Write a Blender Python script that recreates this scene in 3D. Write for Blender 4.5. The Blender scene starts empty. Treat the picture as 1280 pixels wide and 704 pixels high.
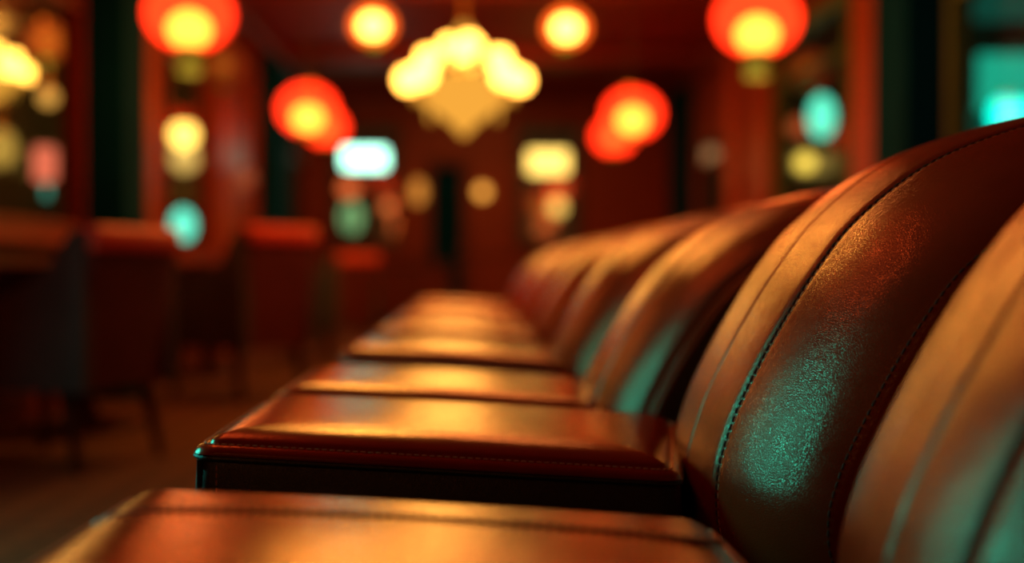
import bpy, math, random
from mathutils import Vector, Matrix
random.seed(7)
SC = bpy.context.scene
COL = SC.collection
PI = math.pi

# ------------------------------------------------------------------ camera
F = 1600.0                                   # focal length in pixels of a 1280 px frame
cam_d = bpy.data.cameras.new('camera')
cam = bpy.data.objects.new('camera', cam_d); COL.objects.link(cam)
cam_d.sensor_width = 36.0
cam_d.lens = F * 36.0 / 1280.0
H = 0.75
cam.location = (0, 0, H)
cam.rotation_euler = (math.radians(90 - 0.609), 0, math.radians(-1.79))
cam_d.dof.use_dof = True
cam_d.dof.focus_distance = 1.45
cam_d.dof.aperture_fstop = 1.35
cam_d.clip_start = 0.02
SC.camera = cam

# ------------------------------------------------------------------ world, exposure
w = bpy.data.worlds.new('night'); SC.world = w; w.use_nodes = True
w.node_tree.nodes['Background'].inputs[0].default_value = (0.02, 0.012, 0.01, 1)
w.node_tree.nodes['Background'].inputs[1].default_value = 0.12
SC.view_settings.view_transform = 'Standard'
SC.view_settings.look = 'None'
SC.view_settings.exposure = 0.0
SC.view_settings.gamma = 1.0
SC.view_settings.use_curve_mapping = False
SC.cycles.use_denoising = True
SC.cycles.max_bounces = 7
SC.cycles.transparent_max_bounces = 24
SC.cycles.caustics_reflective = False
SC.cycles.caustics_refractive = False
SC.cycles.sample_clamp_indirect = 4.0

# ------------------------------------------------------------------ unseen lights added around the room
def area(name, loc, target, size, power, col, shape='DISK', size_y=None):
    d = bpy.data.lights.new(name, 'AREA'); d.shape = shape; d.size = size
    if size_y: d.size_y = size_y
    d.energy = power; d.color = col
    o = bpy.data.objects.new(name, d); COL.objects.link(o); o.location = loc
    o.rotation_euler = (Vector(target) - Vector(loc)).to_track_quat('-Z', 'Y').to_euler()
    return o
def point(name, loc, power, col, r=0.05):
    d = bpy.data.lights.new(name, 'POINT'); d.energy = power; d.color = col; d.shadow_soft_size = r
    o = bpy.data.objects.new(name, d); COL.objects.link(o); o.location = loc
    return o
# ceiling lamp inferred from the backs' highlights, then unseen lights added for effect
area('ceiling_lamp_light', (-0.5, 6.6, 3.02), (0.3, 3.6, 0.3), 0.5, 34, (1, 0.35, 0.05))
area('window_glow_light', (-2.1, 2.6, 1.4), (0.4, 1.8, 0.6), 0.5, 34, (0.03, 0.8, 0.62))  # unseen teal source added for the backs' teal highlights, no window there
area('far_wall_fill', (0.1, 13.0, 3.15), (0.1, 13.6, 0), 1.2, 110, (1, 0.26, 0.06))  # unseen fill added to brighten the far walls
area('aisle_fill', (0.3, 7.0, 3.15), (0.2, 7.6, 0), 1.0, 60, (1, 0.24, 0.05))  # overhead fill added for the aisle and walls, no fixture
point('red_fill', (-0.9, 3.0, 2.6), 34, (1, 0.10, 0.02), 0.2)  # added red light for the seats and left side, no lamp hangs here
point('near_fill', (-1.0, -0.7, 2.0), 7, (1, 0.32, 0.08), 0.25)  # weak fill added behind the camera for seat borders and stitches

# ------------------------------------------------------------------ materials
def mat(name):
    m = bpy.data.materials.new(name); m.use_nodes = True
    return m, m.node_tree, m.node_tree.nodes['Principled BSDF']
def N(nt, t, **kw):
    n = nt.nodes.new(t)
    for k, v in kw.items():
        setattr(n, k, v)
    return n
def leather(name, c1, c2, rough=0.34, bump=0.22, scale=420, coat=0.0, spec=0.5, tint=(1, 1, 1), wrinkle=0.4):
    m, nt, p = mat(name); L = nt.links
    tc = N(nt, 'ShaderNodeTexCoord')
    big = N(nt, 'ShaderNodeTexNoise'); big.inputs['Scale'].default_value = 7; big.inputs['Detail'].default_value = 6
    L.new(tc.outputs['Object'], big.inputs['Vector'])
    cr = N(nt, 'ShaderNodeValToRGB')
    cr.color_ramp.elements[0].color = (*c1, 1); cr.color_ramp.elements[1].color = (*c2, 1)
    cr.color_ramp.elements[0].position = 0.3; cr.color_ramp.elements[1].position = 0.72
    L.new(big.outputs['Fac'], cr.inputs[0]); L.new(cr.outputs[0], p.inputs['Base Color'])
    nz = N(nt, 'ShaderNodeTexNoise'); nz.inputs['Scale'].default_value = 90; nz.inputs['Detail'].default_value = 3
    L.new(tc.outputs['Object'], nz.inputs['Vector'])
    mx = N(nt, 'ShaderNodeVectorMath', operation='SCALE'); mx.inputs[3].default_value = 0.004
    L.new(nz.outputs['Color'], mx.inputs[0])
    ad = N(nt, 'ShaderNodeVectorMath', operation='ADD')
    L.new(tc.outputs['Object'], ad.inputs[0]); L.new(mx.outputs[0], ad.inputs[1])
    vo = N(nt, 'ShaderNodeTexVoronoi', feature='DISTANCE_TO_EDGE'); vo.inputs['Scale'].default_value = scale
    L.new(ad.outputs[0], vo.inputs['Vector'])
    sm = N(nt, 'ShaderNodeMapRange'); sm.inputs[1].default_value = 0.0; sm.inputs[2].default_value = 0.22
    L.new(vo.outputs['Distance'], sm.inputs[0])
    n2 = N(nt, 'ShaderNodeTexNoise'); n2.inputs['Scale'].default_value = 60; n2.inputs['Detail'].default_value = 8
    n2.inputs['Distortion'].default_value = 0.8
    L.new(tc.outputs['Object'], n2.inputs['Vector'])
    add = N(nt, 'ShaderNodeMath', operation='MULTIPLY_ADD'); add.inputs[1].default_value = wrinkle
    L.new(n2.outputs['Fac'], add.inputs[0]); L.new(sm.outputs[0], add.inputs[2])
    b = N(nt, 'ShaderNodeBump'); b.inputs['Strength'].default_value = bump; b.inputs['Distance'].default_value = 0.0012
    L.new(add.outputs[0], b.inputs['Height']); L.new(b.outputs[0], p.inputs['Normal'])
    rr = N(nt, 'ShaderNodeMapRange'); rr.inputs[3].default_value = rough - 0.05; rr.inputs[4].default_value = rough + 0.08
    L.new(n2.outputs['Fac'], rr.inputs[0]); L.new(rr.outputs[0], p.inputs['Roughness'])
    p.inputs['Coat Weight'].default_value = coat; p.inputs['Coat Roughness'].default_value = 0.22
    p.inputs['Specular IOR Level'].default_value = spec
    p.inputs['Specular Tint'].default_value = (*tint, 1)
    p.inputs['Coat Tint'].default_value = (*tint, 1)
    return m
def wood(name, c1, c2, rough=0.45, sc=(3, 3, 0.4)):
    m, nt, p = mat(name); L = nt.links
    tc = N(nt, 'ShaderNodeTexCoord'); mp = N(nt, 'ShaderNodeMapping'); mp.inputs['Scale'].default_value = sc
    L.new(tc.outputs['Object'], mp.inputs['Vector'])
    n = N(nt, 'ShaderNodeTexNoise'); n.inputs['Scale'].default_value = 6; n.inputs['Detail'].default_value = 8; n.inputs['Distortion'].default_value = 1.5
    L.new(mp.outputs[0], n.inputs['Vector'])
    cr = N(nt, 'ShaderNodeValToRGB'); cr.color_ramp.elements[0].color = (*c1, 1); cr.color_ramp.elements[1].color = (*c2, 1)
    cr.color_ramp.elements[0].position = 0.3; cr.color_ramp.elements[1].position = 0.7
    L.new(n.outputs['Fac'], cr.inputs[0]); L.new(cr.outputs[0], p.inputs['Base Color'])
    p.inputs['Roughness'].default_value = rough; p.inputs['Specular IOR Level'].default_value = 0.18
    b = N(nt, 'ShaderNodeBump'); b.inputs['Strength'].default_value = 0.1
    L.new(n.outputs['Fac'], b.inputs['Height']); L.new(b.outputs[0], p.inputs['Normal'])
    return m
def plain(name, c, rough=0.5, metal=0.0, var=0.25, scale=8, spec=0.5):
    m, nt, p = mat(name); L = nt.links
    tc = N(nt, 'ShaderNodeTexCoord')
    n = N(nt, 'ShaderNodeTexNoise'); n.inputs['Scale'].default_value = scale; n.inputs['Detail'].default_value = 5
    L.new(tc.outputs['Object'], n.inputs['Vector'])
    cr = N(nt, 'ShaderNodeValToRGB')
    cr.color_ramp.elements[0].color = (*[v * (1 - var) for v in c], 1)
    cr.color_ramp.elements[1].color = (*[v * (1 + var) for v in c], 1)
    L.new(n.outputs['Fac'], cr.inputs[0]); L.new(cr.outputs[0], p.inputs['Base Color'])
    p.inputs['Roughness'].default_value = rough; p.inputs['Metallic'].default_value = metal; p.inputs['Specular IOR Level'].default_value = spec
    return m
def glow(name, c, s):
    m = bpy.data.materials.new(name); m.use_nodes = True; nt = m.node_tree
    nt.nodes.remove(nt.nodes['Principled BSDF'])
    e = N(nt, 'ShaderNodeEmission'); e.inputs[0].default_value = (*c, 1); e.inputs[1].default_value = s
    nt.links.new(e.outputs[0], nt.nodes['Material Output'].inputs[0])
    return m
def paper(name, c, s, tint):
    # lit lantern silk: glows, and lets the bulb inside show through
    m = bpy.data.materials.new(name); m.use_nodes = True; nt = m.node_tree
    nt.nodes.remove(nt.nodes['Principled BSDF'])
    e = N(nt, 'ShaderNodeEmission'); e.inputs[0].default_value = (*c, 1); e.inputs[1].default_value = s
    t = N(nt, 'ShaderNodeBsdfTransparent'); t.inputs[0].default_value = (*tint, 1)
    a = N(nt, 'ShaderNodeAddShader')
    nt.links.new(e.outputs[0], a.inputs[0]); nt.links.new(t.outputs[0], a.inputs[1])
    nt.links.new(a.outputs[0], nt.nodes['Material Output'].inputs[0])
    return m
def glass(name):
    m = bpy.data.materials.new(name); m.use_nodes = True; nt = m.node_tree
    nt.nodes.remove(nt.nodes['Principled BSDF'])
    t = N(nt, 'ShaderNodeBsdfTransparent'); t.inputs[0].default_value = (0.93, 0.96, 0.93, 1)
    g = N(nt, 'ShaderNodeBsdfGlossy'); g.inputs['Roughness'].default_value = 0.08
    mx = N(nt, 'ShaderNodeMixShader'); mx.inputs[0].default_value = 0.07
    nt.links.new(t.outputs[0], mx.inputs[1]); nt.links.new(g.outputs[0], mx.inputs[2])
    nt.links.new(mx.outputs[0], nt.nodes['Material Output'].inputs[0])
    return m
def carpet(name):
    m, nt, p = mat(name); L = nt.links
    tc = N(nt, 'ShaderNodeTexCoord')
    mp = N(nt, 'ShaderNodeMapping'); mp.inputs['Rotation'].default_value = (0, 0, PI / 4)
    L.new(tc.outputs['Object'], mp.inputs['Vector'])
    ck = N(nt, 'ShaderNodeTexChecker'); ck.inputs['Scale'].default_value = 9
    ck.inputs[1].default_value = (0.16, 0.075, 0.035, 1); ck.inputs[2].default_value = (0.10, 0.055, 0.03, 1)
    L.new(mp.outputs[0], ck.inputs['Vector'])
    n = N(nt, 'ShaderNodeTexNoise'); n.inputs['Scale'].default_value = 300
    L.new(tc.outputs['Object'], n.inputs['Vector'])
    mx = N(nt, 'ShaderNodeMix', data_type='RGBA', blend_type='MULTIPLY'); mx.inputs[0].default_value = 0.6
    L.new(ck.outputs[0], mx.inputs[6]); L.new(n.outputs['Color'], mx.inputs[7])
    L.new(mx.outputs[2], p.inputs['Base Color'])
    b = N(nt, 'ShaderNodeBump'); b.inputs['Strength'].default_value = 0.5; b.inputs['Distance'].default_value = 0.004
    L.new(n.outputs['Fac'], b.inputs['Height']); L.new(b.outputs[0], p.inputs['Normal'])
    p.inputs['Roughness'].default_value = 0.95; p.inputs['Specular IOR Level'].default_value = 0.1
    return m

M = dict(
    cognac=leather('cognac_leather', (0.19, 0.015, 0.0035), (0.26, 0.024, 0.006), rough=0.22, bump=0.17, spec=0.5, tint=(1, 0.72, 0.45)),
    seatleather=leather('seat_leather', (0.22, 0.020, 0.005), (0.30, 0.032, 0.008), rough=0.165, bump=0.09, spec=0.47, tint=(1, 0.72, 0.44), wrinkle=0.3),
    black=leather('black_leather', (0.010, 0.010, 0.010), (0.016, 0.015, 0.014), rough=0.38, coat=0.05),
    oxblood=leather('oxblood_leather', (0.075, 0.009, 0.004), (0.10, 0.013, 0.006), rough=0.55, coat=0.0),
    litcap=leather('lit_red_leather', (0.55, 0.045, 0.015), (0.65, 0.055, 0.02), rough=0.45, coat=0.0),  # light from above painted into the top roll's brighter red
    teal_lit=leather('teal_lit_leather', (0.035, 0.04, 0.043), (0.048, 0.053, 0.056), rough=0.5, coat=0.0),  # dark wing leather with teal light from the left painted in
    thread=plain('brown_thread', (0.6, 0.25, 0.13), 0.7, var=0.3, scale=200),
    darkthread=plain('dark_thread', (0.035, 0.012, 0.008), 0.7, var=0.3, scale=200),
    legwood=wood('dark_leg_wood', (0.03, 0.010, 0.005), (0.05, 0.016, 0.008), 0.4),
    panel=wood('mahogany_panel', (0.15, 0.027, 0.009), (0.24, 0.042, 0.013), 0.42),
    pilaster=wood('lit_mahogany', (0.30, 0.055, 0.015), (0.42, 0.08, 0.02), 0.4),  # lantern light on the pilasters painted in as a brighter wood tone
    panel_dark=wood('dark_mahogany', (0.09, 0.016, 0.006), (0.13, 0.025, 0.009), 0.5),
    green=plain('bottle_green_paint', (0.0005, 0.036, 0.07), 0.85, spec=0.03),
    ceil=wood('ceiling_mahogany', (0.26, 0.03, 0.010), (0.34, 0.042, 0.014), 0.55),
    beam=wood('ceiling_beam_wood', (0.16, 0.02, 0.008), (0.22, 0.03, 0.011), 0.55),
    olive=plain('olive_plaster', (0.10, 0.085, 0.035), 0.9),
    sash=wood('olive_frame_wood', (0.08, 0.15, 0.045), (0.11, 0.20, 0.06), 0.5),
    brass=plain('brass', (0.62, 0.36, 0.10), 0.3, 1.0),
    cloth=plain('black_tablecloth', (0.012, 0.008, 0.007), 0.9),
    iron=plain('dark_iron', (0.03, 0.03, 0.03), 0.5, 0.6),
    tassel=plain('green_tassel_silk', (0.13, 0.55, 0.2), 0.7),
    asphalt=plain('asphalt', (0.03, 0.03, 0.03), 0.8),
    facade=plain('facade_plaster', (0.07, 0.08, 0.06), 0.9),
    carpet=carpet('patterned_carpet'),
    glass=glass('window_glass'),
)
SILK = paper('red_lantern_silk', (1.0, 0.028, 0.007), 1.9, (0.95, 0.72, 0.35))
SILK_ORANGE = paper('orange_lantern_silk', (1.0, 0.16, 0.02), 0.35, (0.6, 0.25, 0.06))
SILK_DIM = paper('dim_lantern_silk', (1.0, 0.12, 0.02), 0.12, (0.4, 0.2, 0.06))
SILK_BRIGHT = paper('bright_lantern_silk', (1.0, 0.13, 0.015), 1.1, (0.95, 0.7, 0.3))
BULB = glow('lantern_bulb_glow', (1.0, 0.68, 0.12), 3.0)
BULB_DIM = glow('dim_bulb_glow', (1.0, 0.5, 0.1), 0.7)
BULB_BRIGHT = glow('bright_bulb_glow', (1.0, 0.68, 0.22), 9.0)
SHADE = glow('chandelier_shade_glow', (1.0, 0.43, 0.06), 11.0)
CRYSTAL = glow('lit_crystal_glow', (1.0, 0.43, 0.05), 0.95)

# ------------------------------------------------------------------ mesh helpers
class MB:
    def __init__(s): s.v = []; s.f = []
    def add(s, v, f):
        o = len(s.v); s.v += [tuple(p) for p in v]; s.f += [tuple(i + o for i in q) for q in f]
    def box(s, lo, hi, bev=0.0):
        (x0, y0, z0), (x1, y1, z1) = lo, hi
        if bev <= 0:
            s.add([(x0,y0,z0),(x1,y0,z0),(x1,y1,z0),(x0,y1,z0),(x0,y0,z1),(x1,y0,z1),(x1,y1,z1),(x0,y1,z1)],
                  [(3,2,1,0),(4,5,6,7),(0,1,5,4),(1,2,6,5),(2,3,7,6),(3,0,4,7)])
        else:
            b = bev; rings = []
            for z, i in ((z0, b), (z0 + b, 0), (z1 - b, 0), (z1, b)):
                rings.append([(x0+i+b*0,y0+i,z),(x1-i,y0+i,z),(x1-i,y1-i,z),(x0+i,y1-i,z)])
            s.loft(rings, True, True)
    def loft(s, rings, cap0=False, cap1=False, closed=True):
        n = len(rings[0]); v = [p for r in rings for p in r]; f = []
        for k in range(len(rings) - 1):
            for i in range(n if closed else n - 1):
                j = (i + 1) % n
                f.append((k*n+i, k*n+j, (k+1)*n+j, (k+1)*n+i))
        if cap0: f.append(tuple(reversed(range(n))))
        if cap1: f.append(tuple((len(rings)-1)*n + i for i in range(n)))
        s.add(v, f)
    def tube(s, pts, r, n=8, cap=True):
        pts = [Vector(p) for p in pts]; rings = []
        rs = r if isinstance(r, (list, tuple)) else [r] * len(pts)
        up = None
        for i, p in enumerate(pts):
            t = (pts[min(i+1, len(pts)-1)] - pts[max(i-1, 0)]).normalized()
            if up is None: up = Vector((0,0,1)) if abs(t.z) < 0.9 else Vector((1,0,0))
            a = t.cross(up).normalized(); b = a.cross(t).normalized(); up = b
            rings.append([p + (a*math.cos(q) + b*math.sin(q)) * rs[i] for q in [2*PI*k/n for k in range(n)]])
        s.loft(rings, cap, cap)
    def lathe(s, prof, c=(0,0,0), n=24, lobes=0, depth=0.0):
        rings = []
        for (r, z) in prof:
            rings.append([(c[0] + r*(1 + depth*abs(math.sin(lobes*a/2)) if lobes else r and 1)*math.cos(a) if False else c[0] + r*(1+(depth*abs(math.sin(lobes*a/2)) if lobes else 0))*math.cos(a),
                           c[1] + r*(1+(depth*abs(math.sin(lobes*a/2)) if lobes else 0))*math.sin(a), c[2]+z) for a in [2*PI*k/n for k in range(n)]])
        s.loft(rings, prof[0][0] > 1e-5, prof[-1][0] > 1e-5)
    def ball(s, c, r, sz=1.0, n=20, m=12):
        s.lathe([(max(1e-6, r*math.sin(PI*k/m)), -r*sz*math.cos(PI*k/m)) for k in range(m+1)], c, n)
    def build(s, name, material, parent=None, smooth=True, sharp=None):
        me = bpy.data.meshes.new(name); me.from_pydata(s.v, [], s.f); me.update()
        me.materials.append(material)
        if smooth:
            me.polygons.foreach_set('use_smooth', [True] * len(me.polygons))
            me.set_sharp_from_angle(angle=math.radians(sharp or 40))
        o = bpy.data.objects.new(name, me); COL.objects.link(o)
        if parent: o.parent = parent
        return o
def tag(o, label, cat, group=None):
    o['label'] = label; o['category'] = cat
    if group: o['group'] = group
    return o
def thing(name, label, cat, loc=(0,0,0), rz=0.0, group=None):
    o = bpy.data.objects.new(name, None); COL.objects.link(o)
    o.location = loc; o.rotation_euler = (0, 0, rz); o.empty_display_size = 0.1
    return tag(o, label, cat, group)
def struct(o): o['kind'] = 'structure'; return o
def copy_tree(o, parent=None):
    c = o.copy(); COL.objects.link(c)
    if parent: c.parent = parent
    for ch in list(o.children): copy_tree(ch, c)
    return c
def at(px, py, d):                            # photo pixel and distance along the hall -> point
    return Vector(((px - 590) / F * d, d, H + (335 - py) / F * d))

# ------------------------------------------------------------------ room shell
XL, XR, YB, YN, ZC = -2.2, 2.7, 17.0, -1.2, 3.2
m = MB(); m.box((XL, YN, -0.1), (XR, YB, 0)); struct(m.build('floor', M['carpet'], smooth=False))
m = MB(); m.box((XL-0.2, YN-0.2, ZC), (XR+0.2, YB+0.2, ZC+0.1)); struct(m.build('ceiling', M['ceil'], smooth=False))
def beam(name, lo, hi):
    m = MB(); m.box(lo, hi, 0.03); return struct(m.build(name, M['beam'], smooth=False))
for k, y in enumerate((4.0, 7.4, 10.8, 14.2)):
    beam('ceiling_beam', (XL+0.16, y, ZC-0.16), (XR-0.16, y+0.28, ZC))
beam('trim_1', (XL, YN, ZC-0.22), (XL+0.16, YB, ZC)); beam('trim_2', (XR-0.16, YN, ZC-0.22), (XR, YB, ZC))
beam('trim_3', (XL+0.16, YB-0.16, ZC-0.22), (XR-0.16, YB, ZC))

def side_wall(name, x0, x1, openings):
    """wall along y with window openings (y0,y1,z0,z1)"""
    m = MB(); y = YN
    for (a, b, z0, z1) in openings:
        m.box((x0, y, 0), (x1, a, ZC)); m.box((x0, a, 0), (x1, b, z0)); m.box((x0, a, z1), (x1, b, ZC)); y = b
    m.box((x0, y, 0), (x1, YB, ZC))
    return struct(m.build(name, M['panel'], smooth=False))
LW = [(4.6, 7.2, 0.98, 2.5), (9.2, 10.75, 0.9, 2.7), (15.2, 16.6, 0.95, 2.4)]
RW = [(4.6, 7.08, 0.98, 2.6), (9.1, 11.2, 0.9, 2.7), (13.6, 15.3, 0.9, 2.2)]
side_wall('wall_left', XL-0.06, XL, LW); side_wall('wall_right', XR, XR+0.06, RW)
m = MB(); m.box((XL-0.2, YN-0.14, 0), (XR+0.2, YN, ZC)); struct(m.build('wall_near', M['panel_dark'], smooth=False))
# back wall with two windows and a door
BW = [((418-590)/F*YB, (500-590)/F*YB, 1.05, 2.62), ((540-590)/F*YB, (578-590)/F*YB, 0.0, 2.1), ((648-590)/F*YB, (724-590)/F*YB, 1.05, 2.62)]
m = MB(); x = XL
for (a, b, z0, z1) in BW:
    m.box((x, YB, 0), (a, YB+0.14, ZC))
    if z0 > 0: m.box((a, YB, 0), (b, YB+0.14, z0))
    m.box((a, YB, z1), (b, YB+0.14, ZC)); x = b
m.box((x, YB, 0), (XR, YB+0.14, ZC)); struct(m.build('wall_back', M['panel'], smooth=False))
def frame_y(name, a, b, z0, z1, x, inward, material):
    """window with frame in a side wall; inward = +1 left wall, -1 right wall"""
    root = bpy.data.objects.new(name, None); COL.objects.link(root); root.location = (x, (a+b)/2, z0); struct(root)
    hy, hz = (b-a)/2, z1-z0; t = 0.07
    m = MB(); d0, d1 = sorted((-0.07*inward, 0.03*inward))
    m.box((d0, -hy-t, -t), (d1, -hy+0.02, hz+t)); m.box((d0, hy-0.02, -t), (d1, hy+t, hz+t))
    m.box((d0, -hy, -t), (d1, hy, 0.02)); m.box((d0, -hy, hz-0.02), (d1, hy, hz+t))
    m.box((d0, -hy, hz*0.78), (d1, hy, hz*0.78+0.04))
    m.build('window_frame', material, root, smooth=False)
    m = MB(); s0, s1 = sorted((-0.02*inward, 0.10*inward)); m.box((s0, -hy-0.12, -0.12), (s1, hy+0.12, -t+0.002), 0.01)
    m.build('window_sill', M['panel'], root, smooth=False)
    m = MB(); m.box((-0.035*inward-0.003, -hy, 0), (-0.035*inward+0.003, hy, hz)); m.build('pane', M['glass'], root, smooth=False)
    return root
for k, (a, b, z0, z1) in enumerate(LW): frame_y('window_%d' % (k+1), a, b, z0, z1, XL, 1, M['panel_dark'] if k != 1 else M['panel'])
for k, (a, b, z0, z1) in enumerate(RW): frame_y('window_%d' % (k+4), a, b, z0, z1, XR, -1, M['sash'] if k < 2 else M['panel'])
for k in (0, 2):
    a, b, z0, z1 = BW[k]; c = (a+b)/2; hx = (b-a)/2; hz = z1-z0
    root = bpy.data.objects.new('window_%d' % (7 + k//2), None); COL.objects.link(root); root.location = (c, YB, z0); struct(root)
    m = MB(); t = 0.06
    m.box((-hx-t, -0.03, -t), (-hx+0.02, 0.08, hz+t)); m.box((hx-0.02, -0.03, -t), (hx+t, 0.08, hz+t))
    m.box((-hx, -0.03, -t), (hx, 0.08, 0.02)); m.box((-hx, -0.03, hz-0.02), (hx, 0.08, hz+t)); m.box((-hx, -0.03, hz*0.84), (hx, 0.08, hz*0.84+0.04))
    m.build('window_frame', M['panel_dark'], root, smooth=False)
    m = MB(); m.box((-hx, 0.05, 0), (hx, 0.056, hz)); m.build('pane', M['glass'], root, smooth=False)
# green door in the middle of the back wall
a, b, z0, z1 = BW[1]
root = bpy.data.objects.new('door_1', None); COL.objects.link(root); root.location = ((a+b)/2, YB, 0); struct(root); hx = (b-a)/2
m = MB(); m.box((-hx, 0.04, 0), (hx, 0.09, z1)); m.box((-hx+0.07, 0.025, 0.2), (hx-0.07, 0.04, 0.9)); m.box((-hx+0.07, 0.025, 1.05), (hx-0.07, 0.04, 1.95))
m.build('door_leaf', M['green'], root, smooth=False)
m = MB(); m.box((-hx-0.1, -0.03, 0), (-hx, 0.09, z1+0.1)); m.box((hx, -0.03, 0), (hx+0.1, 0.09, z1+0.1)); m.box((-hx, -0.03, z1), (hx, 0.09, z1+0.1))
m.build('door_frame', M['panel_dark'], root, smooth=False)
m = MB(); m.ball((hx-0.05, 0.0, 1.0), 0.025); m.box((hx-0.06, 0.0, 0.99), (hx-0.04, 0.045, 1.01)); m.build('door_knob', M['brass'], root)
# pillars and pilasters
def pillar(x0, x1, y0, y1, material, name='pillar'):
    m = MB(); m.box((x0, y0, 0.28), (x1, y1, ZC-0.22), 0.02)
    e = 0.03
    m.box((x0-e, y0-e, 0), (x1+e, y1+e, 0.28), 0.01); m.box((x0-e, y0-e, ZC-0.36), (x1+e, y1+e, ZC-0.22), 0.02)
    return struct(m.build(name, material, smooth=False))
pillar(XL, XL+0.24, 7.32, 7.8, M['green']); pillar(XR-0.24, XR, 7.2, 7.79, M['green'])
pillar(XL, XL+0.14, 13.3, 14.6, M['green']); pillar(XR-0.14, XR, 15.6, 16.6, M['green'])
pillar(XL, XL+0.08, 7.95, 8.7, M['pilaster'], 'pilaster'); pillar(XL, XL+0.06, 11.0, 11.5, M['pilaster'], 'pilaster')
pillar(XR-0.09, XR, 8.1, 8.75, M['pilaster'], 'pilaster'); pillar(XR-0.07, XR, 11.4, 12.0, M['pilaster'], 'pilaster'); pillar(XR-0.07, XR, 12.7, 13.2, M['pilaster'], 'pilaster')
# wainscot rails
for nm, x0, x1 in (('baseboard_left', XL, XL+0.025), ('baseboard_right', XR-0.025, XR)):
    m = MB(); m.box((x0, YN, 0), (x1, YB, 0.14)); m.box((x0, YN, 0.76), (x1, YB, 0.80)); struct(m.build(nm, M['panel_dark'], smooth=False))
m = MB(); m.box((XL, YB-0.025, 0), (BW[1][0]-0.1, YB, 0.14)); m.box((BW[1][1]+0.1, YB-0.025, 0), (XR, YB, 0.14))
m.box((XL, YB-0.025, 0.88), (BW[1][0]-0.1, YB, 0.93)); m.box((BW[1][1]+0.1, YB-0.025, 0.88), (XR, YB, 0.93))
struct(m.build('baseboard_back', M['panel_dark'], smooth=False))
# beyond the windows: second dining room on the left, street on the right and behind
m = MB(); m.box((-7.0, YN, -0.1), (XL, YB+6, 0)); struct(m.build('floor_beyond', M['carpet'], smooth=False))
m = MB(); m.box((-7.0, YN, ZC), (XL-0.2, YB+6, ZC+0.1)); struct(m.build('ceiling_beyond', M['beam'], smooth=False))
m = MB(); m.box((-7.1, YN, 0), (-7.0, YB+6, ZC)); struct(m.build('wall_beyond', M['olive'], smooth=False))
point('back_street_fill', (0.3, 20.6, 3.4), 70, (1, 0.8, 0.32), 0.2)  # unseen fill added to brighten the facade behind the back windows
point('side_street_fill', (5.6, 15.5, 3.6), 70, (0.9, 0.85, 0.3), 0.2)  # unseen fill added for the facade and ground on the right
m = MB(); m.box((-6.9, 14.0, 0), (-3.0, 14.1, ZC)); struct(m.build('wall_partition', M['olive'], smooth=False))
point('second_room_fill', (-4.2, 11.0, 2.7), 30, (1, 0.62, 0.2), 0.15)  # fill added to light the olive walls beyond the left windows
m = MB(); m.box((XL, YB+0.2, -0.2), (14, YB+9, -0.05)); m.box((XR+0.2, YN, -0.2), (14, YB+0.2, -0.05)); struct(m.build('ground', M['asphalt'], smooth=False))
m = MB(); m.box((9.0, YN, -0.05), (9.3, 30, 6)); struct(m.build('wall_street', M['facade'], smooth=False))
m = MB(); m.box((-7.0, 24.0, -0.05), (9.0, 24.3, 6)); struct(m.build('wall_street_end', M['facade'], smooth=False))

# ------------------------------------------------------------------ lounge chairs in the row
def smooth_curve(pts, n):
    """Catmull-Rom through pts, n samples evenly spaced by length"""
    P = [Vector(p) for p in pts]; P = [2*P[0]-P[1]] + P + [2*P[-1]-P[-2]]; out = []
    for i in range(1, len(P)-2):
        for k in range(24):
            t = k/24; p0, p1, p2, p3 = P[i-1], P[i], P[i+1], P[i+2]
            out.append(0.5*((2*p1)+(p2-p0)*t+(2*p0-5*p1+4*p2-p3)*t*t+(3*p1-p0-3*p2+p3)*t**3))
    out.append(P[-2])
    L = [0.0]
    for a, b in zip(out, out[1:]): L.append(L[-1] + (b-a).length)
    res = []; j = 0
    for k in range(n):
        s = L[-1]*k/(n-1)
        while j < len(L)-2 and L[j+1] < s: j += 1
        u = (s-L[j])/max(1e-9, L[j+1]-L[j]); res.append(out[j].lerp(out[j+1], u))
    return res
FRONT = [(0.40,0.27),(0.325,0.315),(0.275,0.37),(0.250,0.43),(0.247,0.50),(0.262,0.56),(0.283,0.61),(0.320,0.68),(0.367,0.755),(0.420,0.82),(0.505,0.885),(0.60,0.925),(0.70,0.950),(0.80,0.962)]
REAR = [(0.80,0.962),(0.875,0.958),(0.93,0.93),(0.955,0.87),(0.95,0.75),(0.935,0.55),(0.91,0.35),(0.885,0.285),(0.84,0.262)]
NF, NR, NB = 84, 26, 12
_f = smooth_curve(FRONT, NF); _r = smooth_curve(REAR, NR)[1:]
_b = [Vector((0.84,0.262)).lerp(Vector((0.40,0.27)), k/NB) for k in range(1, NB)]
LOOP = _f + _r + _b
NU = len(LOOP)
NORM = []
for i in range(NU):
    t = (LOOP[(i+1) % NU] - LOOP[i-1]).normalized(); NORM.append(Vector((-t.y, t.x)))   # outward
WGT = []
for i in range(NU):
    if i < NF: WGT.append(1.0)
    elif i < NF+len(_r): WGT.append(max(0.12, 1.0 - (i-NF)/10.0))
    else: WGT.append(0.12 + 0.5*(i-NF-len(_r))/NB)
def back_point(i, t, P, lift=0.0):
    a = min(1.0, abs(t))
    e = P['E'] * (1 - (1 - a**P['p'])**(1/P['p']))
    for (ts, dep, wd) in P['seams']:
        e += dep * math.exp(-((t-ts)/wd)**2)
    q = LOOP[i] + NORM[i] * (lift - e * WGT[i])
    z = 0.27 + (q.y - 0.27) * P.get('zs', 1.0)
    return Vector((q.x + P['dx'], P['dy'] + t*P['hw'], z))
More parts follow.
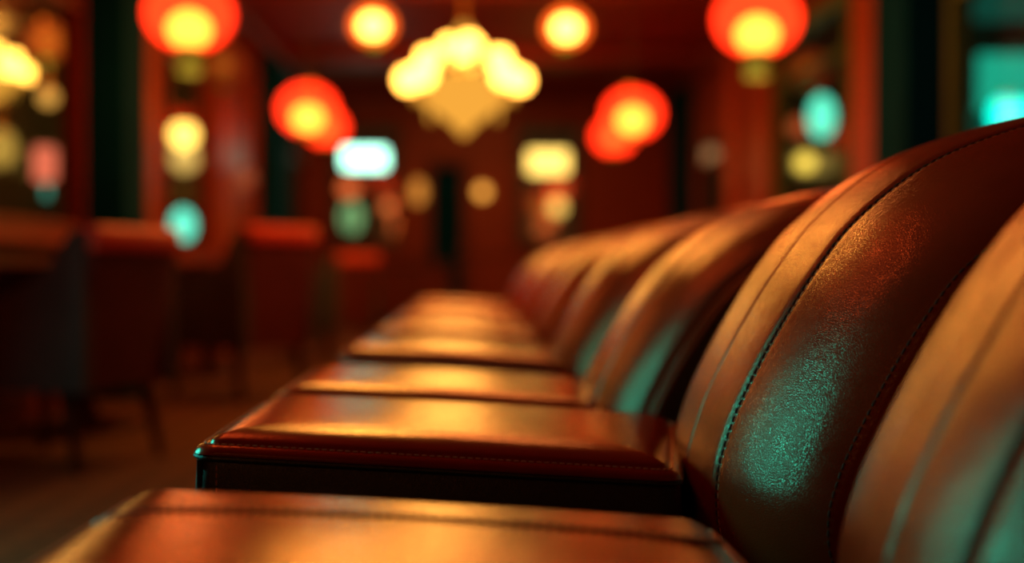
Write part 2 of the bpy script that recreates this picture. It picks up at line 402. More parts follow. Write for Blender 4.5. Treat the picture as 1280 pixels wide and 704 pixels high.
def t_list(P):
    base = [math.sin(PI/2*(k/34)) for k in range(-34, 35)]
    for (ts, dep, wd) in P['seams']:
        base += [ts + wd*q for q in (-2.2, -1.5, -1.0, -0.6, -0.3, 0, 0.3, 0.6, 1.0, 1.5, 2.2)]
    base = sorted(set(max(-0.985, min(0.985, b)) for b in base))
    out = [base[0]]
    for b in base[1:]:
        if b - out[-1] > 0.0025: out.append(b)
    return out
def stitches(mb, path, step, length, r, n=6, gap=0.0):
    """a row of thread stitches lying along a path of points"""
    L = [0.0]
    for a, b in zip(path, path[1:]): L.append(L[-1] + (b-a).length)
    def pos(s):
        for j in range(len(L)-1):
            if L[j+1] >= s:
                return path[j].lerp(path[j+1], (s-L[j])/max(1e-9, L[j+1]-L[j]))
        return path[-1]
    s = 0.0
    while s + length < L[-1]:
        a, c, b = pos(s), pos(s+length/2), pos(s+length)
        mb.tube([a, a.lerp(c, 0.5), c, c.lerp(b, 0.5), b], [r*0.55, r*0.95, r, r*0.95, r*0.55], n)
        s += step
def rrect(a0, a1, b0, b1, r, n):
    """rounded rectangle, n points per corner, counter-clockwise from (a1,b0) corner"""
    r = max(0.0008, min(r, (a1-a0)/2-1e-4, (b1-b0)/2-1e-4)); out = []
    for cx, cy, s in ((a1-r, b0+r, -PI/2), (a1-r, b1-r, 0), (a0+r, b1-r, PI/2), (a0+r, b0+r, PI)):
        for k in range(n): out.append((cx + r*math.cos(s+PI/2*k/(n-1)), cy + r*math.sin(s+PI/2*k/(n-1))))
    return out
def densify(ring, m):
    out = []
    for i, p in enumerate(ring):
        q = ring[(i+1) % len(ring)]
        d = math.hypot(q[0]-p[0], q[1]-p[1])
        k = m if d > 0.05 else 1
        for j in range(k): out.append((p[0]+(q[0]-p[0])*j/k, p[1]+(q[1]-p[1])*j/k))
    return out
TILT = 0.062
def lounge_chair(label, yc, P, group):
    c = thing('lounge_chair', label, 'lounge chair', (0, yc, 0), 0, group)
    x0, x1, hw, r = P.get('front', -0.332), P.get('seat_back', 0.232) , P['shw'], 0.028
    ZT = P.get('ztop', 0.542)
    def zt(x): return ZT - TILT*(x - x0)
    seam_y = P.get('seam_y')
    def top_h(s, x, y):
        # flat stitched border, small groove, then the raised pad
        bw = P.get('border', 0.015)
        edge = -0.004*math.exp(-s/0.003) - 0.006*max(0.0, 1-s/bw)
        groove = -0.0035*math.exp(-((s-bw)/0.0028)**2)
        dome = 0.017*(1-math.exp(-max(0, s-bw)/0.022)) if s > bw else 0.0
        u = (x-(x0+x1)/2)/((x1-x0)/2); v = y/hw
        crown = 0.009*max(0, 1-u*u)*max(0, 1-v*v)
        return edge + groove + dome + crown
    # seat box (dark sides)
    NCOR = 9
    zbot = ZT - 0.185
    m = MB(); rings = []
    for (ins, dz) in ((0.010, None), (0.0, 'b'), (0.0, 'm'), (0.0, 't'), (0.004, 'e')):
        pts = rrect(x0+ins, x1-ins, -hw+ins, hw-ins, r, NCOR); ring = []
        for (x, y) in pts:
            top = zt(x) - 0.014
            z = {None: zbot, 'b': zbot+0.010, 'm': (zbot+top)/2, 't': top-0.006, 'e': top}[dz]
            bulge = 0.004 if dz == 'm' else 0
            ring.append((x + bulge*(1 if x > 0 else -1), y + bulge*(1 if y > 0 else -1), z))
        rings.append(ring)
    m.loft(rings, True, True)
    seat = m.build('seat', M['black'], c)
    # top panel: concentric rings
    m = MB(); rings = []
    ss = [0.0, 0.0015, 0.004, 0.007, 0.009, 0.0105, 0.0130, 0.0142, 0.015, 0.0158, 0.017, 0.019, 0.0215, 0.025, 0.029, 0.034, 0.040, 0.048, 0.058, 0.07, 0.085, 0.10]
    ss += [0.10 + (hw-0.004-0.10)*k/14 for k in range(1, 15)]
    KK = 24
    for k in range(2):                                    # little lip below the edge
        ins = (0.003, -0.003)[k]; dz = (-0.014, -0.010)[k]
        rings.append([(x, y, zt(x)+dz-0.003) for (x, y) in densify(rrect(x0+ins, x1-ins, -hw+ins, hw-ins, r, NCOR), KK)])
    n0 = len(rings[0])
    for s in ss:
        pts = rrect(x0+s-0.002, x1-s+0.002, -hw+s-0.002, hw-s+0.002, max(0.002, r-s*0.75+0.002), NCOR)
        # keep the same number of points in every ring
        out = []
        full = rrect(x0, x1, -hw, hw, r, NCOR)
        for i, p in enumerate(full):
            q = full[(i+1) % len(full)]; d = math.hypot(q[0]-p[0], q[1]-p[1]); kk = KK if d > 0.05 else 1
            a = pts[i]; b = pts[(i+1) % len(pts)]
            for j in range(kk): out.append((a[0]+(b[0]-a[0])*j/kk, a[1]+(b[1]-a[1])*j/kk))
        rings.append([(x, y, zt(x) + top_h(s, x, y)) for (x, y) in out])
    m.loft(rings, False, True)
    tp = m.build('top_panel', M['seatleather'], seat, sharp=75)
    # stitching around the border of the top
    m = MB()
    s = 0.0092
    path = [Vector((x, y, zt(x) + top_h(s, x, y) + 0.0010)) for (x, y) in densify(rrect(x0+s, x1-s, -hw+s, hw-s, r*0.7, NCOR), 20)]
    k0 = len(path); path = path + path[:1]
    stitches(m, path, 0.0092, 0.0066, 0.0012, 6)
    m.build('stitching', M['thread'], tp)
    if seam_y is not None:
        m = MB(); path = []
        for k in range(60):
            x = x0+0.02 + (x1-x0-0.05)*k/59
            sd = min(x-x0, hw-seam_y)
            path.append(Vector((x, seam_y-0.004, zt(x) + top_h(max(0.02, sd), x, seam_y-0.004) + 0.0005)))
        stitches(m, [p + Vector((0, -0.006, 0.0004)) for p in path], 0.0095, 0.0066, 0.0012, 6); m.build('seam_stitching', M['thread'], tp)
        m = MB(); m.tube([p + Vector((0, 0.001, -0.0012)) for p in path], 0.0032, 8); m.build('seam_piping', M['black'], tp)
    # piping: round the top edge and down the front corners, with side stitches
    m = MB()
    ring = densify(rrect(x0-0.001, x1+0.001, -hw-0.001, hw+0.001, r, NCOR), 10)
    pts = [(x, y, zt(x)-0.0172) for (x, y) in ring]; pts.append(pts[0])
    m.tube(pts, 0.0034, 8)
    m.build('piping', M['black'], seat)
    for sy in (-1, 1):
        m = MB(); st = MB()
        px, py = x0 + r*0.28 - 0.001, sy*(hw - r*0.28 + 0.001)
        m.tube([(px, py, zt(x0)-0.021), (px, py, zbot+0.03), (px, py, zbot+0.008)], 0.0036, 8)
        for off in (0.013,):
            path = [Vector((x0 + r*0.55 + off, sy*(hw + 0.0005), zt(x0)-0.027)), Vector((x0 + r*0.55 + off, sy*(hw+0.0035), (zt(x0)+zbot)/2)), Vector((x0 + r*0.55 + off, sy*(hw+0.0012), zbot+0.015))]
            stitches(st, path, 0.0088, 0.0062, 0.0010, 5)
        m.build('corner_piping', M['black'], seat); st.build('corner_stitching', M['thread'], seat)
    # the seat's rear edge runs slightly askew, following the back
    k = P.get('skew', 0.0)
    for o in [seat, *seat.children, *tp.children]:
        for v in o.data.vertices:
            v.co.x += k*max(0.0, (v.co.x-x0)/(x1-x0))*(v.co.y+hw)/(2*hw)
    # base frame and legs
    m = MB(); m.box((x0+0.05, -hw+0.03, zbot-0.045), (x1+0.45, hw-0.03, zbot+0.001), 0.006); m.build('seat_frame', M['legwood'], c, smooth=False)
    for sx in (x0+0.085, x1+0.41):
        for sy in (-hw+0.06, hw-0.06):
            m = MB(); rings = []
            for z, h in ((0, 0.014), (0.02, 0.015), (zbot-0.045, 0.024)):
                rings.append([(sx-h, sy-h, z), (sx+h, sy-h, z), (sx+h, sy+h, z), (sx-h, sy+h, z)])
            m.loft(rings, True, True); m.build('leg', M['legwood'], c, smooth=False)
    # backrest
    ts = t_list(P); m = MB()
    rings = [[back_point(i, t, P) for i in range(NU)] for t in ts]
    m.loft(rings, False, False)
    back = m.build('backrest', M['cognac'], c, sharp=80)
    for sgn in (-1, 1):
        t = sgn*0.985; m = MB(); r0 = [back_point(i, t, P) for i in range(NU)]
        cen = sum(r0, Vector())/NU; rr = [r0]
        for (k, out) in ((0.985, 0.003), (0.95, 0.005), (0.85, 0.007), (0.6, 0.008), (0.25, 0.008)):
            rr.append([cen + (p-cen)*k + Vector((0, sgn*out, 0)) for p in r0])
        if sgn < 0: rr = [list(reversed(q)) for q in rr]
        m.loft(rr, False, True); m.build('side_panel', M['black'], back)
        m = MB(); m.tube([p + Vector((0, sgn*0.002, 0)) for p in r0] + [r0[0]], 0.0042, 8, False); m.build('piping', M['cognac'], back)
    for q, (ts_, off, ln, rad, mt) in enumerate(P['stitch']):
        m = MB(); path = [back_point(i, ts_, P, 0.0004) for i in range(2, NF+6)]
        stitches(m, path, off, ln, rad, 6); m.build('seam_stitching', M[mt], back)
    return c
def params(dx, dy, hw=0.295, shw=0.25, **kw):
    P = dict(dx=dx, dy=dy, hw=hw, shw=shw, E=0.165, p=2.25,
             seams=[(-0.06, 0.0025, 0.012), (-0.43, 0.0055, 0.018), (-0.955, 0.006, 0.006)],
             stitch=[(-0.06, 0.0085, 0.006, 0.0008, 'darkthread'), (-0.445, 0.0105, 0.0076, 0.00135, 'thread'), (-0.418, 0.0105, 0.0076, 0.0013, 'darkthread'),
                     (-0.935, 0.0105, 0.0078, 0.0013, 'darkthread')])
    P.update(kw); return P
ROW = 'leather lounge chairs in the long row'
lounge_chair('brown leather lounge chair nearest the camera, seat cut off by the lower edge', 0.99, params(0.06, -0.02, seam_y=0.08, ztop=0.534, seat_back=0.24), ROW)
lounge_chair('brown leather lounge chair with its curved stitched back in sharp focus', 1.78, params(0.032, -0.105, hw=0.37, seat_back=0.25, skew=0.08), ROW)
lounge_chair('leather lounge chair directly behind the sharply focused one, black side panel showing', 2.40, params(-0.045, 0.0, shw=0.27, E=0.12, zs=0.92, seat_back=0.22, skew=0.06), ROW)
proto = lounge_chair('blurred leather lounge chair fourth from the camera in the row', 3.46, params(-0.045, 0.0, shw=0.26, zs=0.93, seat_back=0.225, skew=0.045), ROW)
for lab, y in (('blurred leather lounge chair fifth from the camera in the row', 4.56), ('blurred leather lounge chair sixth from the camera in the row', 5.70),
               ('blurred leather lounge chair second from the far end of the row', 6.9), ('blurred leather lounge chair at the far end of the row', 8.2)):
    o = copy_tree(proto); o.location = (0, y, 0); o['label'] = lab

# ------------------------------------------------------------------ dining chairs and tables on the left
def dining_chair(label, loc, rz, h, group):
    """faces local +y; upholstered tub back whose sides slope down to the seat front"""
    c = thing('dining_chair', label, 'dining chair', loc, rz, group)
    sw, sd, sh = 0.25, 0.25, 0.46
    m = MB(); rings = []
    for ins, z in ((0.02, sh-0.12), (0, sh-0.10), (0, sh-0.03), (0.012, sh-0.008), (0.035, sh)):
        rings.append([(x, y, z) for x, y in rrect(-sw+ins, sw-ins, -sd+ins, sd-ins, 0.05, 6)])
    m.loft(rings, True, True); m.build('seat', M['oxblood'], c)
    m = MB(); rings = []
    for z, y, th in ((sh-0.16, -sd-0.01, 0.06), (sh-0.02, -sd-0.02, 0.065), (sh+0.2, -sd-0.045, 0.06), (h-0.09, -sd-0.075, 0.055)):
        rings.append([(x, y+yy, z) for x, yy in rrect(-sw-0.02, sw+0.02, -th, th*0.6, 0.03, 5)])
    m.loft(rings, True, True); m.build('backrest', M['oxblood'], c)
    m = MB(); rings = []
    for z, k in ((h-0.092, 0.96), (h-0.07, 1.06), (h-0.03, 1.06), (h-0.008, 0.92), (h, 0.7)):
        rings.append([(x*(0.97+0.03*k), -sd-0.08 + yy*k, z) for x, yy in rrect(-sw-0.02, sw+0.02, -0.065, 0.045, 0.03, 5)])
    m.loft(rings, True, True); m.build('top_roll', M['litcap'], c)
    for sx in (-1, 1):
        m = MB(); top = smooth_curve([(-sd-0.10, h-0.02), (-sd-0.03, h-0.03), (-sd+0.05, h-0.14), (-0.08, sh+0.22), (0.1, sh+0.16), (sd, sh+0.12)], 18)
        bot = [(p.x, sh-0.16) for p in top]
        rings = []
        for k in range(18):
            xo, xi = sx*(sw+0.045), sx*(sw-0.01)
            y, zt_ = top[k].x, top[k].y
            rings.append([(xo, y, bot[k][1]), (xo, y, zt_-0.02), (xo*0.97, y, zt_), (xi, y, zt_), (xi, y, bot[k][1])])
        m.loft(rings, True, True); m.build('side_wing', M['teal_lit'], c, sharp=50)
    for sx in (-1, 1):
        for sy in (-1, 1):
            m = MB(); x, y = sx*(sw-0.01), sy*(sd-0.02); k = 0.07 if sy < 0 else 0.02
            rings = []
            for z, hh, q in ((0, 0.013, 1), (sh-0.13, 0.023, 0)):
                cx, cy = x+sx*0.015*q, y+sy*k*q
                rings.append([(cx-hh, cy-hh, z), (cx+hh, cy-hh, z), (cx+hh, cy+hh, z), (cx-hh, cy+hh, z)])
            m.loft(rings, True, True); m.build('leg', M['legwood'], c, smooth=False)
    return c
DG = 'dining chairs along the left tables'
ch1 = dining_chair('dark red dining chair nearest on the left, lit red top roll and teal-lit side wing', (-1.61, 5.0, 0), math.radians(70), 0.905, DG)
ch2 = dining_chair('dark red dining chair behind the nearest left one, taller lit red top roll', (-1.36, 7.45, 0), math.radians(55), 0.985, DG)
ch3 = copy_tree(ch2); ch3.location = (-1.2, 10.6, 0); ch3.scale = (0.95, 0.95, 0.88); ch3['label'] = 'small blurred dining chair farthest back on the left'
def table(label, loc, h=0.76, a=0.30):
    t = thing('dining_table', label, 'table', loc, 0, 'dining tables along the left windows')
    m = MB(); m.box((-a, -a, h-0.035), (a, a, h), 0.006); m.build('tabletop', M['legwood'], t, smooth=False)
    m = MB(); m.lathe([(0.26, 0), (0.26, 0.02), (0.06, 0.06), (0.045, 0.2), (0.05, 0.5), (0.06, h-0.09), (0.16, h-0.036)], n=20); m.build('pedestal', M['legwood'], t)
    m = MB(); rings = []
    n = 96
    for z, g in ((h+0.002, -0.03), (h+0.003, 0.0), (h-0.02, 0.012), (h-0.15, 0.02), (h-0.38, 0.035)):
        ring = []
        for k in range(n):
            q = 4*k/n; sdn = int(q); u = q-sdn
            e = a+g + (0.012*math.sin(k*1.9)*(1 if z < h-0.05 else 0))
            x, y = ((-e+2*e*u, -e), (e, -e+2*e*u), (e-2*e*u, e), (-e, e-2*e*u))[sdn]; ring.append((x, y, z))
        rings.append(ring)
    m.loft(list(reversed(rings)), False, True)
    o = m.build('tablecloth', M['cloth'], None); o.location = loc
    return t, o
_, o = table('dark pedestal table by the nearest left window', (-1.83, 6.1, 0)); tag(o, 'black tablecloth on the table behind the nearest left chair', 'tablecloth', 'black tablecloths')
_, o = table('dark pedestal table beside the second dining chair', (-1.83, 9.0, 0)); tag(o, 'black tablecloth on the table behind the second dining chair', 'tablecloth', 'black tablecloths')
# long sideboard at the back wall
sb = thing('sideboard', 'long dark sideboard standing against the back wall', 'sideboard', (-0.9, 16.62, 0))
m = MB(); m.box((-0.95, -0.24, 0.08), (0.62, 0.24, 0.78), 0.01); m.build('body', M['legwood'], sb, smooth=False)
m = MB(); m.box((-0.98, -0.27, 0.78), (0.65, 0.25, 0.82), 0.008); m.build('top', M['panel_dark'], sb, smooth=False)
for k in range(3):
    m = MB(); x = -0.93+0.52*k; m.box((x, -0.262, 0.12), (x+0.49, -0.238, 0.74), 0.006); d = m.build('door', M['panel_dark'], sb, smooth=False)
    m = MB(); m.ball((x+0.44, -0.275, 0.45), 0.016, n=10, m=8); m.build('knob', M['brass'], d)
for sx in (-0.9, 0.57):
    for sy in (-0.2, 0.2):
        m = MB(); m.box((sx-0.025, sy-0.025, 0), (sx+0.025, sy+0.025, 0.081)); m.build('leg', M['legwood'], sb, smooth=False)

# ------------------------------------------------------------------ lanterns
LG = 'round silk lanterns hanging from the ceiling'
def lantern(label, c, r, silk, bulb, br, boff, tassel=True, zc=ZC, group=LG, light=0):
    t = thing('lantern', label, 'lantern', c, 0, group)
    if light: point('lantern_light', (c[0], c[1]-0.1, c[2]-0.45), light, (1, 0.16, 0.03), 0.18)
    m = MB(); hz = 0.86
    prof = [(r*max(0.30, math.sin(PI*k/22)), -r*hz*math.cos(PI*k/22)) for k in range(2, 21)]
    prof2 = [(rr, z) for rr, z in prof]
    # ribbed globe: open at top and bottom
    rings = []
    for rr, z in prof2:
        rings.append([(rr*(1-0.03*abs(math.cos(a*9)))*math.cos(a), rr*(1-0.03*abs(math.cos(a*9)))*math.sin(a), z) for a in [2*PI*k/72 for k in range(72)]])
    m.loft(rings); m.build('globe', silk, t)
    zt_, zb = r*hz*0.96, -r*hz*0.96
    m = MB(); m.lathe([(r*0.31, zt_-0.015), (r*0.33, zt_), (r*0.31, zt_+0.02), (r*0.1, zt_+0.03)], n=24); m.build('top_cap', M['brass'], t)
    m = MB(); m.lathe([(r*0.2, zb-0.03), (r*0.31, zb-0.02), (r*0.33, zb), (r*0.31, zb+0.015), (r*0.24, zb+0.015), (r*0.24, zb-0.01)], n=24); m.build('bottom_cap', M['tassel'], t)
    m = MB(); m.tube([(0, 0, zt_+0.02), (0, 0, (zc-c[2])*0.6), (0, 0, zc-c[2])], 0.006, 6); m.build('cord', M['iron'], t)
    m = MB(); m.ball((0, 0, boff), br, 0.85, 20, 12); m.build('bulb', bulb, t)
    if tassel:
        m = MB(); m.lathe([(0.010, zb-0.03), (0.03, zb-0.04), (0.055, zb-0.06), (0.05, zb-0.075), (0.058, zb-0.10), (0.062, zb-0.13), (0.03, zb-0.135)], n=14, lobes=7, depth=0.15); m.build('tassel', M['tassel'], t)
    return t
lantern('large red lantern at the upper left with a green tassel', at(240, 20, 7.0), 0.235, SILK, BULB, 0.115, -0.085, light=14)
lantern('large red lantern at the upper right with a green tassel', at(948, 22, 7.0), 0.235, SILK, BULB, 0.115, -0.085, light=14)
lantern('red lantern hanging before the bright white sign, left of the chandelier', at(386, 138, 10.3), 0.235, SILK, BULB, 0.12, -0.07, False)
lantern('red lantern hanging to the right of the yellow lit sign', at(791, 142, 10.3), 0.235, SILK, BULB, 0.12, -0.05, False)
lantern('red lantern half hidden behind the one left of the chandelier', at(408, 160, 13.2), 0.22, SILK, BULB_DIM, 0.08, -0.02, False)
lantern('red lantern half hidden behind the one right of the chandelier', at(768, 170, 13.2), 0.22, SILK, BULB_DIM, 0.08, -0.02, False)
lantern('small glowing orange lantern just left above the chandelier', at(467, 33, 10.0), 0.175, SILK_BRIGHT, BULB_BRIGHT, 0.105, -0.005, False)
lantern('small glowing orange lantern just right above the chandelier', at(708, 35, 10.0), 0.175, SILK_BRIGHT, BULB_BRIGHT, 0.105, -0.005, False)
lantern('dim orange lantern behind the large red lantern at the upper left', at(280, 84, 11.0), 0.20, SILK_DIM, BULB_DIM, 0.08, 0, False)
lantern('orange lantern seen through the nearest left window', at(67, 55, 9.5), 0.16, SILK_ORANGE, BULB_DIM, 0.09, 0.0, False)
lantern('dim orange lantern seen through the right window beyond the large lantern', at(1012, 86, 12.5), 0.22, SILK_DIM, BULB_DIM, 0.09, 0, False, zc=3.4)

# ------------------------------------------------------------------ chandeliers
def chandelier(label, c, s=1.0):
    t = thing('chandelier', label, 'chandelier', c, 0, 'brass chandeliers with glowing shades')
    top = ZC - c[2]
    m = MB(); m.tube([(0, 0, 0.42*s), (0, 0, top-0.03)], 0.02*s, 10); m.build('stem', M['brass'], t)
    m = MB(); m.lathe([(0.02, top-0.09), (0.06, top-0.07), (0.11, top-0.03), (0.13, top)], n=28); m.build('ceiling_canopy', M['brass'], t)
    m = MB(); m.lathe([(q[0]*s, q[1]*s) for q in ((0.01, -0.30), (0.03, -0.27), (0.02, -0.22), (0.05, -0.14), (0.08, -0.06), (0.04, 0.0), (0.03, 0.1), (0.06, 0.17), (0.03, 0.24), (0.05, 0.34), (0.02, 0.42))], n=24); m.build('body', M['brass'], t)
    point('chandelier_light', (c[0], c[1], c[2]+0.72*s), 40*s, (1, 0.28, 0.045), 0.25)
    point('chandelier_light', (c[0], c[1]-0.3*s, c[2]-0.5*s), 30*s, (1, 0.42, 0.07), 0.3)
    # lit crystal basket, tiers of facetted drops narrowing to the bottom
    m = MB()
    m.lathe([(q[0]*s, q[1]*s) for q in ((0.20, 0.10), (0.33, 0.02), (0.32, -0.06), (0.27, -0.11), (0.20, -0.16), (0.13, -0.21), (0.07, -0.26), (0.03, -0.31), (0.001, -0.33))], n=20); m.build('crystal_basket', CRYSTAL, t, smooth=False)
    m = MB()
    m.lathe([(q[0]*s, q[1]*s) for q in ((0.001, 0.46), (0.03, 0.44), (0.07, 0.38), (0.10, 0.30), (0.12, 0.22))], n=16); m.build('crystal_crown', CRYSTAL, t, smooth=False)
    for k in range(16):
        a = 2*PI*k/16; rr = (0.335, 0.25)[k % 2]*s; zz = (0.0, -0.12)[k % 2]*s
        m = MB(); m.lathe([(0.001, zz), (0.010*s, zz-0.02*s), (0.018*s, zz-0.06*s), (0.012*s, zz-0.085*s), (0.001, zz-0.10*s)], (rr*math.cos(a), rr*math.sin(a), 0), 6); m.build('crystal_drop', CRYSTAL, t, smooth=False)
    def arm(rad, zc, zb, a, sh):
        ca, sa = math.cos(a), math.sin(a)
        P = smooth_curve([(0.03*s, zb), (rad*0.45, zb-0.05*s), (rad*0.85, zb-0.02*s), (rad, zc-0.03*s)], 14)
        m = MB(); m.tube([(p.x*ca, p.x*sa, p.y) for p in P], 0.010*s, 8)
        m.lathe([(0.012*s, zc-0.05*s), (0.035*s, zc-0.035*s), (0.04*s, zc-0.02*s)], (rad*ca, rad*sa, 0), 14); ar = m.build('arm', M['brass'], t)
        m = MB(); m.lathe([(0.025*sh, zc-0.02*s), (0.055*sh, zc), (0.075*sh, zc+0.04*sh), (0.07*sh, zc+0.08*sh), (0.05*sh, zc+0.105*sh), (0.002, zc+0.115*sh)], (rad*ca, rad*sa, 0), 18); m.build('shade', SHADE, ar)
    for a in (0, 40, -40, 140, 180, 220): arm(0.37*s, 0.0, -0.06*s, math.radians(a), 1.25*s)
    for a in (15, -90, 165, 90): arm(0.25*s, 0.17*s, 0.10*s, math.radians(a), 1.05*s)
    for k in range(3): arm(0.10*s, 0.26*s, 0.20*s, 2*PI*k/3+0.9, 0.9*s)
    return t
chandelier('large brass chandelier with glowing yellow shades in the middle of the hall', at(580, 112, 9.5), 1.08)
chandelier('brass chandelier seen through the nearest left window, cut by the frame edge', at(-4, 100, 9.4), 0.66)

# ------------------------------------------------------------------ small lamps and lit signs
def wall_lamp(name, label, c, r, col, s, wall=None, sz=1.0, cat='lamp', group=None, ground=None, hang=None):
    """globe lamp; on a wall bracket (wall = point on wall) or on a post down to ground"""
    t = thing(name, label, cat, c, 0, group)
    m = MB(); m.ball((0, 0, 0), r, sz, 20, 14); m.build('globe', glow(name + '_glow', col, s), t)
    m = MB()
    if wall is not None:
        wv = Vector(wall) - Vector(c); d = wv.normalized()
        m.tube([d*r*0.9 + Vector((0, 0, -r*sz*0.2)), wv*0.6 + Vector((0, 0, -r*sz-0.02)), wv + Vector((0, 0, -r*sz*0.6))], 0.012, 8); m.build('bracket', M['brass'], t)
    elif hang is not None:
        m.lathe([(r*0.6, r*sz*0.75), (r*0.55, r*sz*0.95), (0.02, r*sz+0.04), (0.008, r*sz+0.06), (0.008, hang-c[2])], n=14); m.build('hanger', M['brass'], t)
    else:
        zb = -c[2] + (ground or 0.0)
        m.lathe([(0.10, zb), (0.10, zb+0.04), (0.03, zb+0.08), (0.022, -r*sz-0.05), (0.05, -r*sz*0.9)], n=14); m.build('post', M['iron'], t)
    return t
def lit_sign(name, label, c, w_, h_, col, s, hang=None, cat='sign', rz=0.0, th=0.06, ground=None):
    t = thing(name, label, cat, c, rz)
    m = MB(); rings = []
    for y, i in ((-th, 0.02), (-th+0.01, 0.0), (0, 0.0)):
        rings.append([(x, y, z) for x, z in rrect(-w_/2+i, w_/2-i, -h_/2+i, h_/2-i, 0.04, 5)])
    m.loft(list(reversed(rings)), True, True); m.build('lit_panel', glow(name + '_glow', col, s), t)
    m = MB(); m.box((-w_/2-0.015, 0.0, -h_/2-0.015), (w_/2+0.015, 0.03, h_/2+0.015)); m.build('housing', M['iron'], t, smooth=False)
    m = MB()
    if hang is not None:
        for sx in (-0.35, 0.35): m.tube([(sx*w_, 0.015, h_/2), (sx*w_, 0.015, h_/2+0.1), (sx*w_, 0.015, hang-c[2])], 0.006, 6)
        m.build('hanger', M['iron'], t)
    else:
        zb = -c[2] + (ground or 0.0)
        for sx in (-0.3, 0.3): m.box((sx*w_-0.02, 0.0, zb), (sx*w_+0.02, 0.03, -h_/2))
        m.build('post', M['iron'], t, smooth=False)
    return t
WL, WR = XL, XR
# back wall
lit_sign('lit_sign', 'bright white and mint lit sign before the left back window', at(457, 199, 16.7), 0.56, 0.26, (0.42, 1.0, 0.72), 4.5, hang=ZC-0.01)
lit_sign('lit_sign', 'yellow lit sign before the right back window', at(685, 203, 16.7), 0.52, 0.30, (1.0, 0.64, 0.13), 2.6, hang=ZC-0.01)
def sconce(label, px, py, r, col, s, sz=1.0):
    c = at(px, py, 16.86); return wall_lamp('wall_sconce', label, c, r, col, s, wall=(c.x, YB, c.z), sz=sz, group='wall sconces on the back wall')
sconce('amber wall sconce left of the green back door', 523, 240, 0.095, (1.0, 0.36, 0.05), 0.8, 1.7)
sconce('round amber wall sconce right of the green back door', 603, 240, 0.085, (1.0, 0.42, 0.06), 1.9)
sconce('dull copper wall sconce right of the left back window', 516-31, 258, 0.08, (1.0, 0.22, 0.05), 1.0)
wall_lamp('street_lamp', 'red street light seen through the left back window', at(437, 236, 19.0), 0.14, (1.0, 0.16, 0.04), 1.3, ground=-0.05, group='street lights behind the back windows')
wall_lamp('street_lamp', 'pale green street light low in the left back window', at(440, 272, 19.4), 0.16, (0.35, 0.75, 0.30), 0.75, sz=1.5, ground=-0.05, group='street lights behind the back windows')
wall_lamp('street_lamp', 'red street light just above a yellow one in the right back window', at(697, 240, 19.4), 0.14, (1.0, 0.14, 0.03), 0.9, ground=-0.05, group='street lights behind the back windows')
wall_lamp('street_lamp', 'yellow street light low in the right back window', at(697, 259, 19.0), 0.12, (1.0, 0.58, 0.12), 2.0, ground=-0.05, group='street lights behind the back windows')
# left window between the pillars
wall_lamp('globe_lamp', 'bright yellow globe lamp seen through the left window between the pillars', at(233, 170, 12.0), 0.125, (1.0, 0.60, 0.11), 4.2, hang=ZC, group='globe lamps in the second dining room')
wall_lamp('globe_lamp', 'dimmer yellow globe lamp directly under the bright one', at(234, 199, 12.8), 0.14, (1.0, 0.58, 0.14), 1.1, hang=ZC, group='globe lamps in the second dining room')
wall_lamp('globe_lamp', 'oval teal globe lamp low in the left window between the pillars', at(232, 282, 11.4), 0.105, (0.16, 0.95, 0.68), 1.6, sz=1.4, ground=0, group='globe lamps in the second dining room')
c = at(291, 222, 11.85); c.x = XL+0.12
wall_lamp('wall_sconce', 'faint copper wall sconce on the left wood panelling', c, 0.09, (1.0, 0.20, 0.07), 0.32, wall=(XL, c.y, c.z))
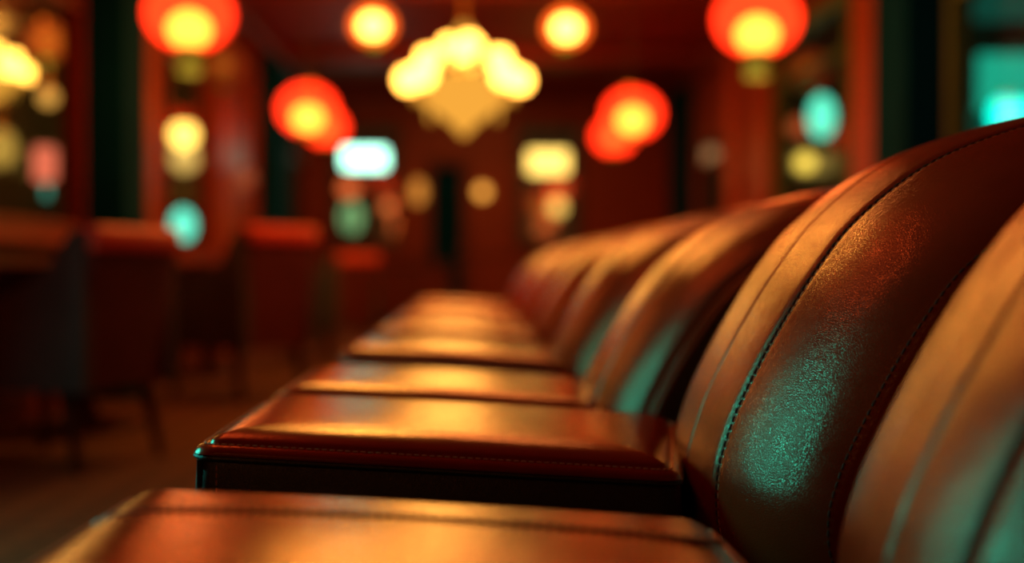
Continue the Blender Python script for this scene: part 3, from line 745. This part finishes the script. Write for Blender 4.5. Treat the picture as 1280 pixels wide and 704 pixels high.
# nearest left window
wall_lamp('globe_lamp', 'amber globe lamp below the orange lantern in the nearest left window', at(67, 124, 9.9), 0.07, (1.0, 0.45, 0.08), 1.2, hang=ZC, group='globe lamps in the second dining room')
lit_sign('lit_sign', 'small pink red lit sign in the nearest left window', at(64, 207, 9.6), 0.16, 0.26, (1.0, 0.19, 0.10), 1.1, ground=0)
wall_lamp('globe_lamp', 'small teal lamp under the pink sign in the nearest left window', at(62, 236, 10.8), 0.06, (0.10, 0.6, 0.42), 0.8, sz=1.6, ground=0, group='globe lamps in the second dining room')
wall_lamp('globe_lamp', 'dull amber lamp below the far chandelier at the left edge', at(8, 186, 10.2), 0.12, (1.0, 0.55, 0.09), 0.6, sz=1.3, hang=ZC, group='globe lamps in the second dining room')
# right windows
wall_lamp('street_lamp', 'oval turquoise street light in the right window', at(1030, 145, 12.4), 0.125, (0.15, 1.0, 0.68), 1.5, sz=1.7, ground=-0.05, group='street lights on the right')
wall_lamp('street_lamp', 'yellow street light low in the right window', at(1009, 203, 12.2), 0.09, (1.0, 0.66, 0.08), 1.6, ground=-0.05, group='street lights on the right')
wall_lamp('street_lamp', 'small dull red street light beside the turquoise one', at(1000, 158, 13.0), 0.1, (1.0, 0.16, 0.04), 0.5, ground=-0.05, group='street lights on the right')
wall_lamp('street_lamp', 'faint pale lamp in the far right window', at(889, 196, 16.0), 0.13, (1.0, 0.45, 0.18), 0.45, ground=-0.05, group='street lights on the right')
# turquoise shop front across the street, seen through the nearest right window
sf = thing('shop_front', 'turquoise lit shop front through the nearest right window', 'shop front', (5.6, 12.6, -0.05))
m = MB(); m.box((-0.75, 0.06, 0), (1.6, 0.3, 4.2)); m.build('wall', M['facade'], sf, smooth=False)
m = MB(); m.box((-0.55, 0.0, 2.37), (1.2, 0.059, 2.93), 0.01); m.build('fascia_panel', glow('shop_fascia_glow', (0.02, 0.62, 0.40), 0.75), sf, smooth=False)
m = MB(); m.tube([(-0.46, -0.16, 2.3), (0.3, -0.16, 2.3), (1.1, -0.16, 2.3)], 0.15, 14); m.build('light_tube', glow('shop_tube_glow', (0.0, 1.0, 0.78), 2.6), sf)
m = MB(); m.box((-0.35, -0.2, 2.97), (0.5, 0.059, 3.22), 0.02); m.build('awning_box', M['panel_dark'], sf, smooth=False)
m = MB(); m.box((-0.6, 0.0, 3.26), (1.2, 0.059, 3.8), 0.01); m.build('upper_pane', glow('shop_upper_glow', (0.02, 0.25, 0.17), 0.25), sf, smooth=False)
